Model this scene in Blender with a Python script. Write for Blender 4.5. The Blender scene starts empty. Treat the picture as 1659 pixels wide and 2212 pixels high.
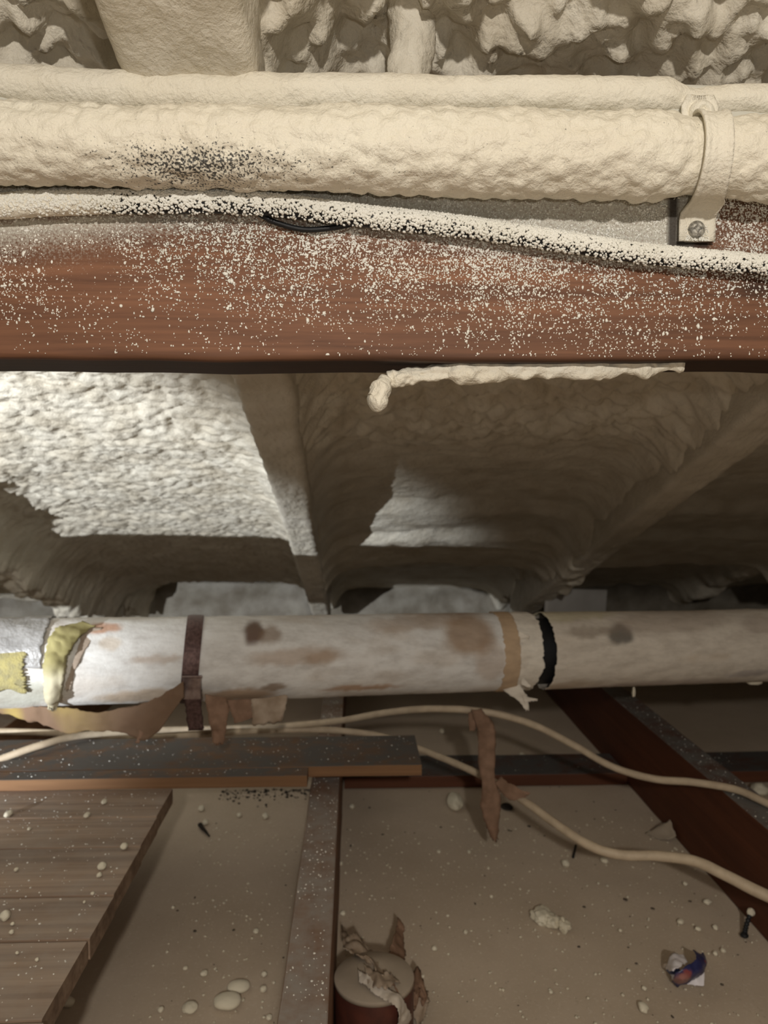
import bpy, math, random
import numpy as np
from mathutils import Vector, Euler, Matrix

# ------------------------------------------------------------------ camera, world, lights
ZC = 0.58                      # eye height above the drywall floor
F_PX = 1660.0
scene = bpy.context.scene
COL = scene.collection

cam_d = bpy.data.cameras.new('camera')
cam = bpy.data.objects.new('camera', cam_d)
COL.objects.link(cam)
cam.location = (0, 0, ZC)
cam.rotation_euler = (math.radians(90 - 2.62), 0, math.radians(-2.22))
cam_d.sensor_fit = 'VERTICAL'
cam_d.sensor_height = 36.0
cam_d.sensor_width = 36.0
cam_d.lens = F_PX / 2212.0 * 36.0
cam_d.clip_start = 0.01
cam_d.clip_end = 50
cam_d.dof.use_dof = True
cam_d.dof.focus_distance = 0.45
cam_d.dof.aperture_fstop = 13.0
scene.camera = cam

world = bpy.data.worlds.new('world')
scene.world = world
world.use_nodes = True
world.node_tree.nodes['Background'].inputs[0].default_value = (0.9, 0.85, 0.75, 1)
world.node_tree.nodes['Background'].inputs[1].default_value = 0.012

def lamp(name, kind, loc, energy, color, radius):
    d = bpy.data.lights.new(name, kind)
    d.energy = energy
    d.color = color
    d.shadow_soft_size = radius
    o = bpy.data.objects.new(name, d)
    COL.objects.link(o)
    o.location = loc
    return o

# the phone's own flash beside the lens, the photographer's head torch behind it, and a cool torch low to the left
flash = lamp('phone_flash', 'POINT', (0.04, -0.01, ZC + 0.03), 1.2, (1.0, 0.93, 0.84), 0.006)
head = lamp('head_torch', 'POINT', (0.05, -0.75, ZC + 0.34), 36.0, (1.0, 0.94, 0.86), 0.025)
torch = lamp('torch', 'SPOT', (-1.1, -0.3, ZC - 0.240), 205.0, (0.90, 0.95, 1.0), 0.006)
torch.data.spot_size = math.radians(47)
torch.data.spot_blend = 0.5
tdir = Vector((math.sin(math.radians(13)), math.cos(math.radians(13)), math.tan(math.radians(6.5))))
torch.rotation_euler = tdir.to_track_quat('-Z', 'Y').to_euler()

vs = scene.view_settings
vs.view_transform = 'Standard'
vs.look = 'None'
vs.gamma = 1.0
vs.use_curve_mapping = False
vs.exposure = 0.0

# ------------------------------------------------------------------ helpers
rng = np.random.default_rng(7)
_R = Euler(cam.rotation_euler).to_matrix()
RM = np.array(_R)

def px(x, y, Y):
    """world point seen at photo pixel (x, y) at forward distance Y"""
    d = RM @ np.array([(x - 829.5) / F_PX, -(y - 1106) / F_PX, -1.0])
    return d * (Y / d[1]) + np.array([0, 0, ZC])

def pz(x, y, z):
    d = RM @ np.array([(x - 829.5) / F_PX, -(y - 1106) / F_PX, -1.0])
    return d * ((z - ZC) / d[2]) + np.array([0, 0, ZC])

def hsh(ix, iy, iz, seed):
    h = (ix.astype(np.int64) * 374761393 + iy.astype(np.int64) * 668265263 + iz.astype(np.int64) * 2147483647 + seed * 974711) & 0xffffffff
    h = ((h ^ (h >> 13)) * 1274126177) & 0xffffffff
    h = ((h ^ (h >> 16)) * 2246822519) & 0xffffffff
    h = h ^ (h >> 15)
    return (h & 0xffffff) / float(0xffffff)

def vnoise(P, scale, seed=0):
    """value noise in -1..1; P (...,3); scale = feature size"""
    Q = P / scale
    I = np.floor(Q).astype(np.int64)
    f = Q - I
    u = f * f * (3 - 2 * f)
    r = 0
    for dx in (0, 1):
        wx = u[..., 0] if dx else 1 - u[..., 0]
        for dy in (0, 1):
            wy = u[..., 1] if dy else 1 - u[..., 1]
            for dz in (0, 1):
                wz = u[..., 2] if dz else 1 - u[..., 2]
                r = r + wx * wy * wz * hsh(I[..., 0] + dx, I[..., 1] + dy, I[..., 2] + dz, seed)
    return r * 2 - 1

def fbm(P, scale, oct=3, seed=0):
    r, a, t = 0, 1.0, 0
    for i in range(oct):
        r = r + a * vnoise(P, scale / 2 ** i, seed + i * 17)
        t += a
        a *= 0.5
    return r / t

def worley2(u, v, seed=0):
    iu, iv = np.floor(u).astype(np.int64), np.floor(v).astype(np.int64)
    best = np.full(u.shape, 9.0)
    z = np.zeros_like(iu)
    for du in (-1, 0, 1):
        for dv in (-1, 0, 1):
            cu = iu + du + hsh(iu + du, iv + dv, z, seed)
            cv = iv + dv + hsh(iu + du, iv + dv, z, seed + 5)
            d = (u - cu) ** 2 + (v - cv) ** 2
            best = np.minimum(best, d)
    return np.sqrt(best)

def worley3(P, scale, seed=0):
    Q = P / scale
    I = np.floor(Q).astype(np.int64)
    best = np.full(Q.shape[:-1], 9.0)
    for a in (-1, 0, 1):
        for b in (-1, 0, 1):
            for c in (-1, 0, 1):
                ix, iy, iz = I[..., 0] + a, I[..., 1] + b, I[..., 2] + c
                d = (Q[..., 0] - ix - hsh(ix, iy, iz, seed)) ** 2 + (Q[..., 1] - iy - hsh(ix, iy, iz, seed + 3)) ** 2 + (Q[..., 2] - iz - hsh(ix, iy, iz, seed + 9)) ** 2
                best = np.minimum(best, d)
    return np.sqrt(best)

def sstep(a, b, x):
    t = np.clip((x - a) / (b - a), 0, 1)
    return t * t * (3 - 2 * t)

BASE = {}

def props(o, label=None, cat=None, group=None, kind=None):
    if label: o['label'] = label
    if cat: o['category'] = cat
    if group: o['group'] = group
    if kind: o['kind'] = kind
    return o

def thing(name, label, cat, base, group=None, kind=None):
    o = bpy.data.objects.new(name, None)
    o.empty_display_size = 0.02
    COL.objects.link(o)
    o.location = base
    BASE[o.name] = np.array(base, float)
    return props(o, label, cat, group, kind)

def add(name, V, F, mat, parent=None, smooth=True, attrs=None, base=None, **kw):
    V = np.asarray(V, float).reshape(-1, 3)
    if parent is not None:
        b = BASE[parent.name]
    elif base is not None:
        b = np.array(base, float)
    else:
        b = np.array([(V[:, 0].min() + V[:, 0].max()) / 2, (V[:, 1].min() + V[:, 1].max()) / 2, V[:, 2].min()])
    me = bpy.data.meshes.new(name)
    groups = F if isinstance(F, list) and len(F) and isinstance(F[0], np.ndarray) else [np.asarray(F)]
    loops = np.concatenate([g.ravel() for g in groups]).astype(np.int32)
    totals = np.concatenate([np.full(len(g), g.shape[1]) for g in groups]).astype(np.int32)
    starts = np.concatenate([[0], np.cumsum(totals)[:-1]]).astype(np.int32)
    me.vertices.add(len(V))
    me.vertices.foreach_set('co', (V - b).astype(np.float32).ravel())
    me.loops.add(len(loops))
    me.loops.foreach_set('vertex_index', loops)
    me.polygons.add(len(totals))
    me.polygons.foreach_set('loop_start', starts)
    me.polygons.foreach_set('loop_total', totals)
    me.polygons.foreach_set('use_smooth', np.full(len(totals), smooth))
    for k, a in (attrs or {}).items():
        a = np.asarray(a, np.float32)
        if a.ndim == 2:
            at = me.attributes.new(k, 'FLOAT_COLOR', 'POINT')
            at.data.foreach_set('color', np.concatenate([a, np.ones((len(a), 1), np.float32)], 1).ravel())
        else:
            at = me.attributes.new(k, 'FLOAT', 'POINT')
            at.data.foreach_set('value', a.ravel())
    me.update()
    me.validate()
    me.materials.append(mat)
    o = bpy.data.objects.new(name, me)
    COL.objects.link(o)
    if parent is not None:
        o.parent = parent
    else:
        o.location = b
    BASE[o.name] = b
    props(o, kw.get('label'), kw.get('cat'), kw.get('group'), kw.get('kind'))
    return o

def grid_faces(n, m, wrap=False):
    """faces of an (n, m) vertex grid; wrap closes the m direction"""
    i = np.arange(n - 1)[:, None]
    j = np.arange(m if wrap else m - 1)[None, :]
    j2 = (j + 1) % m
    return np.stack([i * m + j, i * m + j2, (i + 1) * m + j2, (i + 1) * m + j], -1).reshape(-1, 4)

def normals_of(V):
    du = np.gradient(V, axis=0)
    dv = np.gradient(V, axis=1)
    n = np.cross(du, dv)
    return n / np.maximum(np.linalg.norm(n, axis=-1, keepdims=True), 1e-12)

def spline(pts, n):
    """Catmull-Rom through pts (k, d), n samples"""
    P = np.asarray(pts, float)
    k = len(P)
    E = np.vstack([2 * P[0] - P[1], P, 2 * P[-1] - P[-2]])
    t = np.linspace(0, k - 1 - 1e-9, n)
    i = t.astype(int)
    f = (t - i)[:, None]
    a, b, c, d = E[i], E[i + 1], E[i + 2], E[i + 3]
    return 0.5 * (2 * b + (c - a) * f + (2 * a - 5 * b + 4 * c - d) * f ** 2 + (3 * b - a - 3 * c + d) * f ** 3)

def tube_verts(C, r, m, up=(0, 0, 1)):
    """rings round a centre line C (n,3), radius r scalar or (n,) or (n,m); angle 0 = up, grows away from the viewer for a line running right"""
    C = np.asarray(C, float)
    T = np.gradient(C, axis=0)
    T /= np.linalg.norm(T, axis=1, keepdims=True)
    U = np.array(up, float)[None] - T * (T @ np.array(up, float))[:, None]
    U /= np.linalg.norm(U, axis=1, keepdims=True)
    W = np.cross(U, T)
    a = np.linspace(0, 2 * np.pi, m, endpoint=False)
    D = U[:, None] * np.cos(a)[None, :, None] + W[:, None] * np.sin(a)[None, :, None]
    r = np.asarray(r, float)
    if r.ndim == 0: r = np.full((len(C), m), float(r))
    if r.ndim == 1: r = np.repeat(r[:, None], m, 1)
    return C[:, None] + D * r[..., None], D

def cap_faces(n, m, nv):
    """fan caps; needs two centre verts appended at nv, nv+1"""
    j = np.arange(m)
    a = np.stack([np.full(m, nv), (j + 1) % m, j], 1)
    o = (n - 1) * m
    b = np.stack([np.full(m, nv + 1), o + j, o + (j + 1) % m], 1)
    return np.concatenate([a, b])

def tube(name, C, r, m, mat, parent=None, disp=None, caps=True, attrs=None, **kw):
    V, D = tube_verts(C, r, m)
    if disp is not None:
        V = V + D * disp(V)[..., None]
    n = len(C)
    VV = V.reshape(-1, 3)
    Fs = [grid_faces(n, m, True)]
    at = attrs(V) if attrs else None
    if caps:
        VV = np.vstack([VV, V[0].mean(0), V[-1].mean(0)])
        Fs.append(cap_faces(n, m, n * m))
        if at: at = {k: np.concatenate([a, a[:2]]) for k, a in at.items()}
    return add(name, VV, Fs, mat, parent, attrs=at, **kw)

def rect_section(w, h, r, k=3, step=None):
    """closed rounded rectangle (w x h), centred; step = sample spacing on the long sides"""
    pts = []
    for cx, cy, a0 in ((w / 2 - r, h / 2 - r, 0), (-w / 2 + r, h / 2 - r, 90), (-w / 2 + r, -h / 2 + r, 180), (w / 2 - r, -h / 2 + r, 270)):
        for i in range(k + 1):
            a = math.radians(a0 + 90 * i / k)
            pts.append((cx + r * math.cos(a), cy + r * math.sin(a)))
    pts = np.array(pts)
    if step:
        out = []
        for i in range(len(pts)):
            a, b = pts[i], pts[(i + 1) % len(pts)]
            q = max(1, int(np.linalg.norm(b - a) / step))
            for j in range(q): out.append(a + (b - a) * j / q)
        pts = np.array(out)
    return pts

def bar(name, A, B, w, h, mat, parent=None, r=0.002, n=24, step=None, rough=0.0008, seed=1, up=(0, 0, 1), attrs=None, disp=None, **kw):
    """board from A to B (centre line), w across, h along up, with slightly uneven faces and worn edges"""
    A, B = np.array(A, float), np.array(B, float)
    T = (B - A) / np.linalg.norm(B - A)
    U = np.array(up, float); U -= T * (T @ U); U /= np.linalg.norm(U)
    W = np.cross(T, U)
    S = rect_section(w, h, r, 2, step)
    t = np.linspace(0, 1, n)
    C = A[None] + (B - A)[None] * t[:, None]
    V = C[:, None] + W[None, None] * S[None, :, 0, None] + U[None, None] * S[None, :, 1, None]
    N = W[None, None] * (S[:, 0] / (w / 2))[None, :, None] + U[None, None] * (S[:, 1] / (h / 2))[None, :, None]
    if rough:
        V = V + N * (rough * fbm(V * np.array([0.4, 0.4, 1]), 0.03, 2, seed))[..., None]
    if disp is not None: V = disp(V, N)
    m = len(S)
    VV = np.vstack([V.reshape(-1, 3), V[0].mean(0), V[-1].mean(0)])
    at = attrs(VV) if attrs else None
    return add(name, VV, [grid_faces(n, m, True), cap_faces(n, m, n * m)], mat, parent, attrs=at, smooth=kw.pop('smooth', False), **kw)

_t = (1 + 5 ** .5) / 2
ICO_V = np.array([(-1, _t, 0), (1, _t, 0), (-1, -_t, 0), (1, -_t, 0), (0, -1, _t), (0, 1, _t), (0, -1, -_t), (0, 1, -_t), (_t, 0, -1), (_t, 0, 1), (-_t, 0, -1), (-_t, 0, 1)])
ICO_V /= np.linalg.norm(ICO_V, axis=1, keepdims=True)
ICO_F = np.array([(0, 11, 5), (0, 5, 1), (0, 1, 7), (0, 7, 10), (0, 10, 11), (1, 5, 9), (5, 11, 4), (11, 10, 2), (10, 7, 6), (7, 1, 8), (3, 9, 4), (3, 4, 2), (3, 2, 6), (3, 6, 8), (3, 8, 9), (4, 9, 5), (2, 4, 11), (6, 2, 10), (8, 6, 7), (9, 8, 1)])

def subdiv(V, F, times):
    V = [tuple(v) for v in V]; F = [tuple(f) for f in F]
    for _ in range(times):
        mid = {}
        def mp(a, b):
            k = (min(a, b), max(a, b))
            if k not in mid:
                v = np.array(V[a]) + np.array(V[b]); v /= np.linalg.norm(v)
                V.append(tuple(v)); mid[k] = len(V) - 1
            return mid[k]
        G = []
        for a, b, c in F:
            x, y, z = mp(a, b), mp(b, c), mp(c, a)
            G += [(a, x, z), (b, y, x), (c, z, y), (x, y, z)]
        F = G
    return np.array(V), np.array(F)

ICO1 = subdiv(ICO_V, ICO_F, 1)
ICO3 = subdiv(ICO_V, ICO_F, 3)

def scatter(name, C, S, mat, parent=None, **kw):
    """many tiny blobs in one mesh: centres C (k,3), half sizes S (k,3)"""
    k = len(C)
    jit = 1 + 0.25 * rng.standard_normal((k, 12, 1)).clip(-1.2, 1.2)
    V = C[:, None] + ICO_V[None] * jit * S[:, None]
    F = (ICO_F[None] + (np.arange(k) * 12)[:, None, None]).reshape(-1, 3)
    return add(name, V.reshape(-1, 3), F, mat, parent, **kw)

def blob(name, c, s, mat, parent=None, amp=0.25, seed=0, rotz=0.0, scale=None, **kw):
    V, F = ICO3
    n = V * (1 + amp * fbm(V + seed * 3.7, scale or 0.9, 3, seed))[:, None]
    P = n * np.array(s)
    ca, sa = math.cos(rotz), math.sin(rotz)
    P = P @ np.array([[ca, sa, 0], [-sa, ca, 0], [0, 0, 1]])
    return add(name, P + np.array(c), F, mat, parent, **kw)

def ribbon(name, L, R, mat, parent=None, n=40, m=9, crumple=0.002, fray=0.0, thick=0.0007, seed=0, curl=0.0, attrs=None, cs=0.02, **kw):
    """a strip of sheet between two edges given as (pixel x, pixel y, distance)"""
    a = spline([px(*p) for p in L], n)
    b = spline([px(*p) for p in R], n)
    t = np.linspace(0, 1, m)[None, :, None]
    V = a[:, None] * (1 - t) + b[:, None] * t
    V[..., 1] += crumple * fbm(V + seed, cs, 3, seed) - curl * np.sin(np.pi * t[..., 0])
    V[..., 2] += 0.5 * crumple * fbm(V + seed + 5, cs, 2, seed + 2)
    rag = kw.pop('rag', 0.0016)
    for col, sg in ((0, -1), (m - 1, 1)):
        j = rag * (1.2 * fbm(V[:, col], 0.012, 2, seed + 8 + col) + 0.5 * np.random.default_rng(seed + col).uniform(-1, 1, n))
        side = V[:, m - 1] - V[:, 0]
        side = side / np.maximum(np.linalg.norm(side, axis=1, keepdims=True), 1e-6)
        V[:, col] += side * (sg * j)[:, None]
    if fray:
        e = fray * np.random.default_rng(seed).uniform(-1, 1, m)
        V[-1, :, 2] += e
        V[-1, :, 0] += 0.5 * e[::-1]
    o = add(name, V.reshape(-1, 3), grid_faces(n, m), mat, parent, attrs=attrs(V.reshape(-1, 3)) if attrs else None, **kw)
    s = o.modifiers.new('thickness', 'SOLIDIFY')
    s.thickness = thick
    s.offset = 0
    return o

# ------------------------------------------------------------------ materials
class NT:
    def __init__(self, name):
        self.m = bpy.data.materials.new(name)
        self.m.use_nodes = True
        self.t = self.m.node_tree
        self.b = self.t.nodes['Principled BSDF']
        self.b.inputs['Specular IOR Level'].default_value = 0.3
        self.tc = self.t.nodes.new('ShaderNodeTexCoord')
    def n(self, typ, **ins):
        nd = self.t.nodes.new(typ)
        for k, v in ins.items():
            self.put(nd.inputs[k.replace('_', ' ')], v)
        return nd
    def put(self, sock, v):
        if hasattr(v, 'is_output'): self.t.links.new(v, sock)
        elif isinstance(v, tuple) and len(v) == 3 and sock.type == 'RGBA': sock.default_value = (*v, 1)
        else: sock.default_value = v
    def coord(self, scale=(1, 1, 1)):
        mp = self.n('ShaderNodeMapping', Vector=self.tc.outputs['Object'])
        mp.inputs['Scale'].default_value = scale
        return mp.outputs[0]
    def noise(self, scale, detail=3, rough=0.5, co=None, dist=0.0):
        return self.n('ShaderNodeTexNoise', Vector=co or self.tc.outputs['Object'], Scale=scale, Detail=detail, Roughness=rough, Distortion=dist).outputs['Fac']
    def ramp(self, fac, a, b):
        r = self.n('ShaderNodeMapRange', Value=fac)
        r.inputs['From Min'].default_value = a
        r.inputs['From Max'].default_value = b
        return r.outputs[0]
    def mix(self, fac, a, b):
        x = self.t.nodes.new('ShaderNodeMix'); x.data_type = 'RGBA'
        self.put(x.inputs[0], fac); self.put(x.inputs[6], a); self.put(x.inputs[7], b)
        return x.outputs[2]
    def math(self, op, a, b=0.0):
        x = self.t.nodes.new('ShaderNodeMath'); x.operation = op
        self.put(x.inputs[0], a); self.put(x.inputs[1], b)
        return x.outputs[0]
    def attr(self, name, col=False):
        a = self.t.nodes.new('ShaderNodeAttribute'); a.attribute_name = name
        return a.outputs['Color' if col else 'Fac']
    def bump(self, h, strength, dist):
        b = self.n('ShaderNodeBump', Height=h, Strength=strength, Distance=dist)
        self.t.links.new(b.outputs[0], self.b.inputs['Normal'])
    def out(self, col, rough=0.6):
        self.put(self.b.inputs['Base Color'], col)
        self.put(self.b.inputs['Roughness'], rough)
        return self.m

def foam_mat(name, c1, c2, bs=260, bd=0.0016, rough=0.55, spec=0.3, attr=False):
    k = NT(name)
    f = k.ramp(k.noise(18, 4), 0.35, 0.65)
    col = k.mix(f, c1, c2)
    if attr:                                   # bare dark surface between the grains where the coat is thin
        thin = k.attr('thin')
        g = k.noise(760, 2)
        col = k.mix(k.ramp(k.math('ADD', thin, k.math('MULTIPLY', k.math('SUBTRACT', g, 0.5), 2.2)), 0.45, 0.7), col, (0.075, 0.072, 0.064))
    k.b.inputs['Specular IOR Level'].default_value = spec
    k.bump(k.noise(bs, 4, 0.6), 0.6, bd)
    return k.out(col, rough)

def wood_mat(name, c1, c2, axis=0, dust=None, dust_col=(0.2, 0.18, 0.16), spray=False, sc=1.0, rough=0.65):
    k = NT(name)
    s = [60 * sc] * 3; s[axis] = 2.2 * sc
    g = k.noise(1.6, 6, 0.6, k.coord(tuple(s)), 0.6)
    s2 = [10 * sc] * 3; s2[axis] = 1.2 * sc
    g2 = k.noise(1.5, 3, 0.5, k.coord(tuple(s2)))
    col = k.mix(k.ramp(g, 0.3, 0.7), c1, c2)
    col = k.mix(k.math('MULTIPLY', k.ramp(g2, 0.45, 0.75), 0.6), col, tuple(x * 0.45 for x in c1))
    if dust:
        geo = k.t.nodes.new('ShaderNodeNewGeometry')
        sx = k.n('ShaderNodeSeparateXYZ', Vector=geo.outputs['Normal'])
        d = k.math('MULTIPLY', k.ramp(sx.outputs[2], 0.5, 0.9), k.math('MULTIPLY', k.ramp(k.noise(25, 5, 0.65), 0.25, 0.7), dust))
        col = k.mix(d, col, dust_col)
    if spray:
        a = k.attr('spray')
        h = k.noise(700, 3, 0.7)
        f = k.ramp(k.math('ADD', a, k.math('MULTIPLY', k.math('SUBTRACT', h, 0.5), 1.3)), 0.35, 0.95)
        col = k.mix(f, col, (0.60, 0.58, 0.50))
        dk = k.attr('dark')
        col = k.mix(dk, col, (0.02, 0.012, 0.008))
    k.bump(g, 0.25, 0.0015)
    return k.out(col, rough)

def vc_mat(name, rough=0.7, bs=200, bd=0.0008, var=0.25, spec=0.25, strength=0.5):
    """base colour from the vertex colours 'Col' (stains, print), broken up by fine noise"""
    k = NT(name)
    c = k.attr('Col', True)
    col = k.mix(k.math('MULTIPLY', k.ramp(k.noise(70, 6, 0.72, k.coord((0.35, 1, 1))), 0.42, 0.75), var), c, (0.18, 0.13, 0.09))
    k.b.inputs['Specular IOR Level'].default_value = spec
    k.bump(k.noise(bs, 4, 0.6), strength, bd)
    return k.out(col, rough)

def plain_mat(name, c1, c2=None, scale=60, rough=0.6, metal=0.0, bd=0.0004, spec=0.3):
    k = NT(name)
    col = k.mix(k.ramp(k.noise(scale, 4), 0.35, 0.65), c1, c2 or tuple(x * 0.7 for x in c1))
    k.b.inputs['Metallic'].default_value = metal
    k.b.inputs['Specular IOR Level'].default_value = spec
    k.bump(k.noise(scale * 4, 3), 0.4, bd)
    return k.out(col, rough)

M = {}
M['foam'] = foam_mat('spray_foam', (0.82, 0.77, 0.65), (0.77, 0.71, 0.58), 300, 0.0028)
M['foam_roof'] = foam_mat('roof_foam', (0.74, 0.69, 0.58), (0.60, 0.54, 0.43), 95, 0.006)
M['foam_pipe'] = foam_mat('pipe_foam', (0.82, 0.77, 0.64), (0.77, 0.71, 0.58), 300, 0.0028, 0.45, 0.35, True)
M['foam_grain'] = foam_mat('foam_grain', (0.88, 0.86, 0.79), (0.80, 0.78, 0.70), 400, 0.0004)
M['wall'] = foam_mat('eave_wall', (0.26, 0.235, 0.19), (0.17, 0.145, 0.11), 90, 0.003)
M['foam_chip'] = foam_mat('foam_chip', (0.72, 0.67, 0.54), (0.62, 0.56, 0.43), 300, 0.0006)
M['foam_rafter'] = foam_mat('rafter_foam', (0.68, 0.63, 0.53), (0.57, 0.52, 0.42), 240, 0.003)
M['black'] = plain_mat('black_jacket', (0.012, 0.012, 0.013), rough=0.5)
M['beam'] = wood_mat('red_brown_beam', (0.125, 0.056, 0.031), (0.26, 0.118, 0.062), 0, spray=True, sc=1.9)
M['plank'] = wood_mat('grey_plank', (0.17, 0.085, 0.04), (0.26, 0.14, 0.068), 0, dust=1.5, dust_col=(0.112, 0.100, 0.090), rough=0.85)
M['board'] = wood_mat('deck_board', (0.19, 0.12, 0.08), (0.42, 0.305, 0.215), 0, dust=0.5, dust_col=(0.33, 0.295, 0.26))
M['joist'] = wood_mat('joist_wood', (0.15, 0.07, 0.035), (0.24, 0.12, 0.062), 1, dust=1.2, dust_col=(0.27, 0.235, 0.205))
M['joist_red'] = wood_mat('dark_red_joist', (0.075, 0.022, 0.009), (0.12, 0.038, 0.016), 1, dust=1.4, dust_col=(0.15, 0.14, 0.13))
M['plate'] = wood_mat('wall_plate_wood', (0.085, 0.028, 0.012), (0.13, 0.045, 0.02), 0, dust=1.5, dust_col=(0.085, 0.08, 0.077))
M['paper'] = vc_mat('stained_paper', 0.75, 260, 0.0012, 0.42)
M['kraft'] = plain_mat('kraft_paper', (0.24, 0.145, 0.095), (0.17, 0.10, 0.063), 80, 0.8)
M['kraft_vc'] = vc_mat('kraft_stained', 0.8, 200, 0.0008, 0.2)
M['yellow'] = plain_mat('yellow_fibre', (0.36, 0.31, 0.13), (0.26, 0.23, 0.12), 120, 0.95, bd=0.004)
M['foil'] = plain_mat('crinkled_foil', (0.40, 0.39, 0.38), (0.28, 0.27, 0.26), 60, 0.42, 0.2, 0.004, 0.5)
M['strap'] = plain_mat('brown_steel', (0.14, 0.085, 0.075), (0.07, 0.04, 0.036), 260, 0.42, 0.5, 0.0012)
M['clip'] = plain_mat('clip_steel', (0.30, 0.24, 0.22), (0.16, 0.11, 0.10), 90, 0.3, 0.7)
M['screw'] = plain_mat('screw_steel', (0.55, 0.52, 0.45), (0.16, 0.15, 0.13), 500, 0.5, 0.3)
M['nail'] = plain_mat('dark_nail', (0.03, 0.03, 0.032), rough=0.5, metal=0.5)
M['cable'] = plain_mat('cream_cable', (0.52, 0.42, 0.30), (0.43, 0.34, 0.24), 70, 0.55)
M['maroon'] = plain_mat('maroon_tin', (0.09, 0.028, 0.018), (0.06, 0.02, 0.014), 60, 0.45)
M['lid'] = plain_mat('dusty_lid', (0.37, 0.305, 0.235), (0.31, 0.255, 0.195), 30, 0.8)
M['scrap'] = plain_mat('torn_scrap', (0.36, 0.285, 0.215), (0.24, 0.175, 0.12), 60, 0.85)
M['scrap_white'] = plain_mat('white_scrap', (0.54, 0.48, 0.41), (0.42, 0.36, 0.29), 60, 0.8)
M['wrap_white'] = plain_mat('wrapper_white', (0.78, 0.74, 0.76), (0.68, 0.64, 0.66), 40, 0.4)
M['wrap_print'] = vc_mat('wrapper_print', 0.35, 200, 0.0004, 0.05, 0.5)
M['dirt'] = plain_mat('dark_dirt', (0.035, 0.028, 0.022), rough=0.95)
M['grit'] = plain_mat('grit', (0.12, 0.095, 0.07), rough=0.95)
M['panel'] = plain_mat('pale_board', (0.55, 0.53, 0.50), (0.46, 0.44, 0.41), 12, 0.8)

def dry():
    k = NT('dusty_drywall')
    c = k.mix(k.ramp(k.noise(5, 5, 0.6), 0.35, 0.68), (0.55, 0.455, 0.355), (0.46, 0.375, 0.285))
    c = k.mix(k.math('MULTIPLY', k.ramp(k.noise(260, 3, 0.7), 0.56, 0.72), 0.35), c, (0.72, 0.66, 0.56))
    c = k.mix(k.math('MULTIPLY', k.ramp(k.noise(150, 3, 0.7), 0.62, 0.75), 0.45), c, (0.28, 0.22, 0.16))
    k.bump(k.noise(180, 4), 0.3, 0.0006)
    return k.out(c, 0.85)
M['drywall'] = dry()

# ------------------------------------------------------------------ roof: foam between the rafters
S = 0.3604                       # roof slope
RAF = [(-0.715, 0.030), (-0.0965, 0.0275), (0.500, 0.030)]       # rafter centre x, half width
def axis(segs):
    a = [segs[0][0]]
    for x0, x1, st in segs:
        k = max(1, int(round((x1 - x0) / st)))
        a += list(x0 + (x1 - x0) * np.arange(1, k + 1) / k)
    return np.array(a)
gx = axis([(-1.7, -0.78, 0.03), (-0.78, 0.56, 0.0036), (0.56, 1.3, 0.008), (1.3, 1.8, 0.05)])
gy = axis([(-0.9, 0.40, 0.05), (0.40, 1.2, 0.0038), (1.2, 2.05, 0.0042), (2.05, 2.60, 0.01)])
X, Y = np.meshgrid(gx, gy, indexing='ij')
Z = np.zeros_like(X)
P3 = np.stack([X, Y, Z], -1)
d = np.full(X.shape, 9.0)
for c, hw in RAF + [(1.09, 0.03), (-1.31, 0.03)]:
    d = np.minimum(d, np.maximum(np.abs(X - c) - hw, 0))
top = 1 - sstep(0.60, 0.78, Y)
left = 1 - sstep(-0.13, -0.06, X)
warp = fbm(P3, 0.10, 2, 3)
# lumps towards the room, all in metres
peb = 1 - np.clip(worley2(X / 0.015 + 0.9 * fbm(P3, 0.05, 2, 31), (Y + 0.02 * warp) / 0.0135, 11) / 0.75, 0, 1) ** 2
peb2 = 1 - np.clip(worley2(X / 0.034, (Y + 0.03 * warp) / 0.026, 12) / 0.75, 0, 1) ** 2
big = 1 - np.clip(worley2(X / 0.055 + fbm(P3, 0.05, 2, 8), Y / 0.045, 14) / 0.8, 0, 1) ** 2
wave = np.sin((Y + 0.05 * warp + 0.03 * X) * 2 * np.pi / 0.085)
fine = fbm(P3 * np.array([0.6, 1, 1]), 0.011, 3, 33)
hl = 0.0050 * peb + 0.0030 * peb2 + 0.0012 * wave + 0.008 * fbm(P3, 0.12, 2, 4) + 0.0022 * fine
pop = sstep(0.80, 0.92, Y + 0.04 * warp) * (1 - sstep(1.10, 1.3, Y + 0.05 * warp))
strata = 0.016 * sstep(1.50, 1.56, Y + 0.01 * warp) + 0.016 * sstep(1.66, 1.70, Y + 0.012 * warp)
hr = pop * (0.017 * peb2 + 0.007 * peb) + 0.010 * fbm(P3, 0.10, 3, 6) + 0.002 * fine + 0.003 * (1 - pop) * fbm(P3 * np.array([0.15, 1, 1]), 0.035, 2, 35) + strata
h = hl * left + hr * (1 - left)
rid = 1 - np.abs(fbm(P3, 0.04, 3, 22)) * 2
htop = 0.028 * fbm(P3, 0.06, 3, 21) + 0.008 * peb2 + 0.006 * rid + 0.013 * fbm(P3, 0.024, 3, 24) + 0.007 * vnoise(P3, 0.009, 36) + 0.007 * peb - 0.008
h = h * (1 - top) + htop * top
fill = 0.062 * np.exp(-d / 0.026) * (0.35 + 0.65 * np.maximum(1 - left, sstep(-0.30, -0.45, X))) * (1 + 0.4 * fbm(P3, 0.06, 2, 41)) + left * 0.022 * np.exp(-d / 0.03)
h = h + fill + 0.04 * np.exp(-np.maximum(X + 0.685, 0) / 0.055) * sstep(-0.30, -0.45, X) * (1 + 0.5 * fbm(P3, 0.05, 3, 43))
edge = Y - (1.92 + 0.02 * fbm(P3, 0.05, 3, 51) + 0.30 * left)
h = h - 0.075 * sstep(0.0, 0.03, edge)
ceil0 = 0.50 + ZC - S * Y
nz = math.sqrt(1 + S * S)
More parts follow.
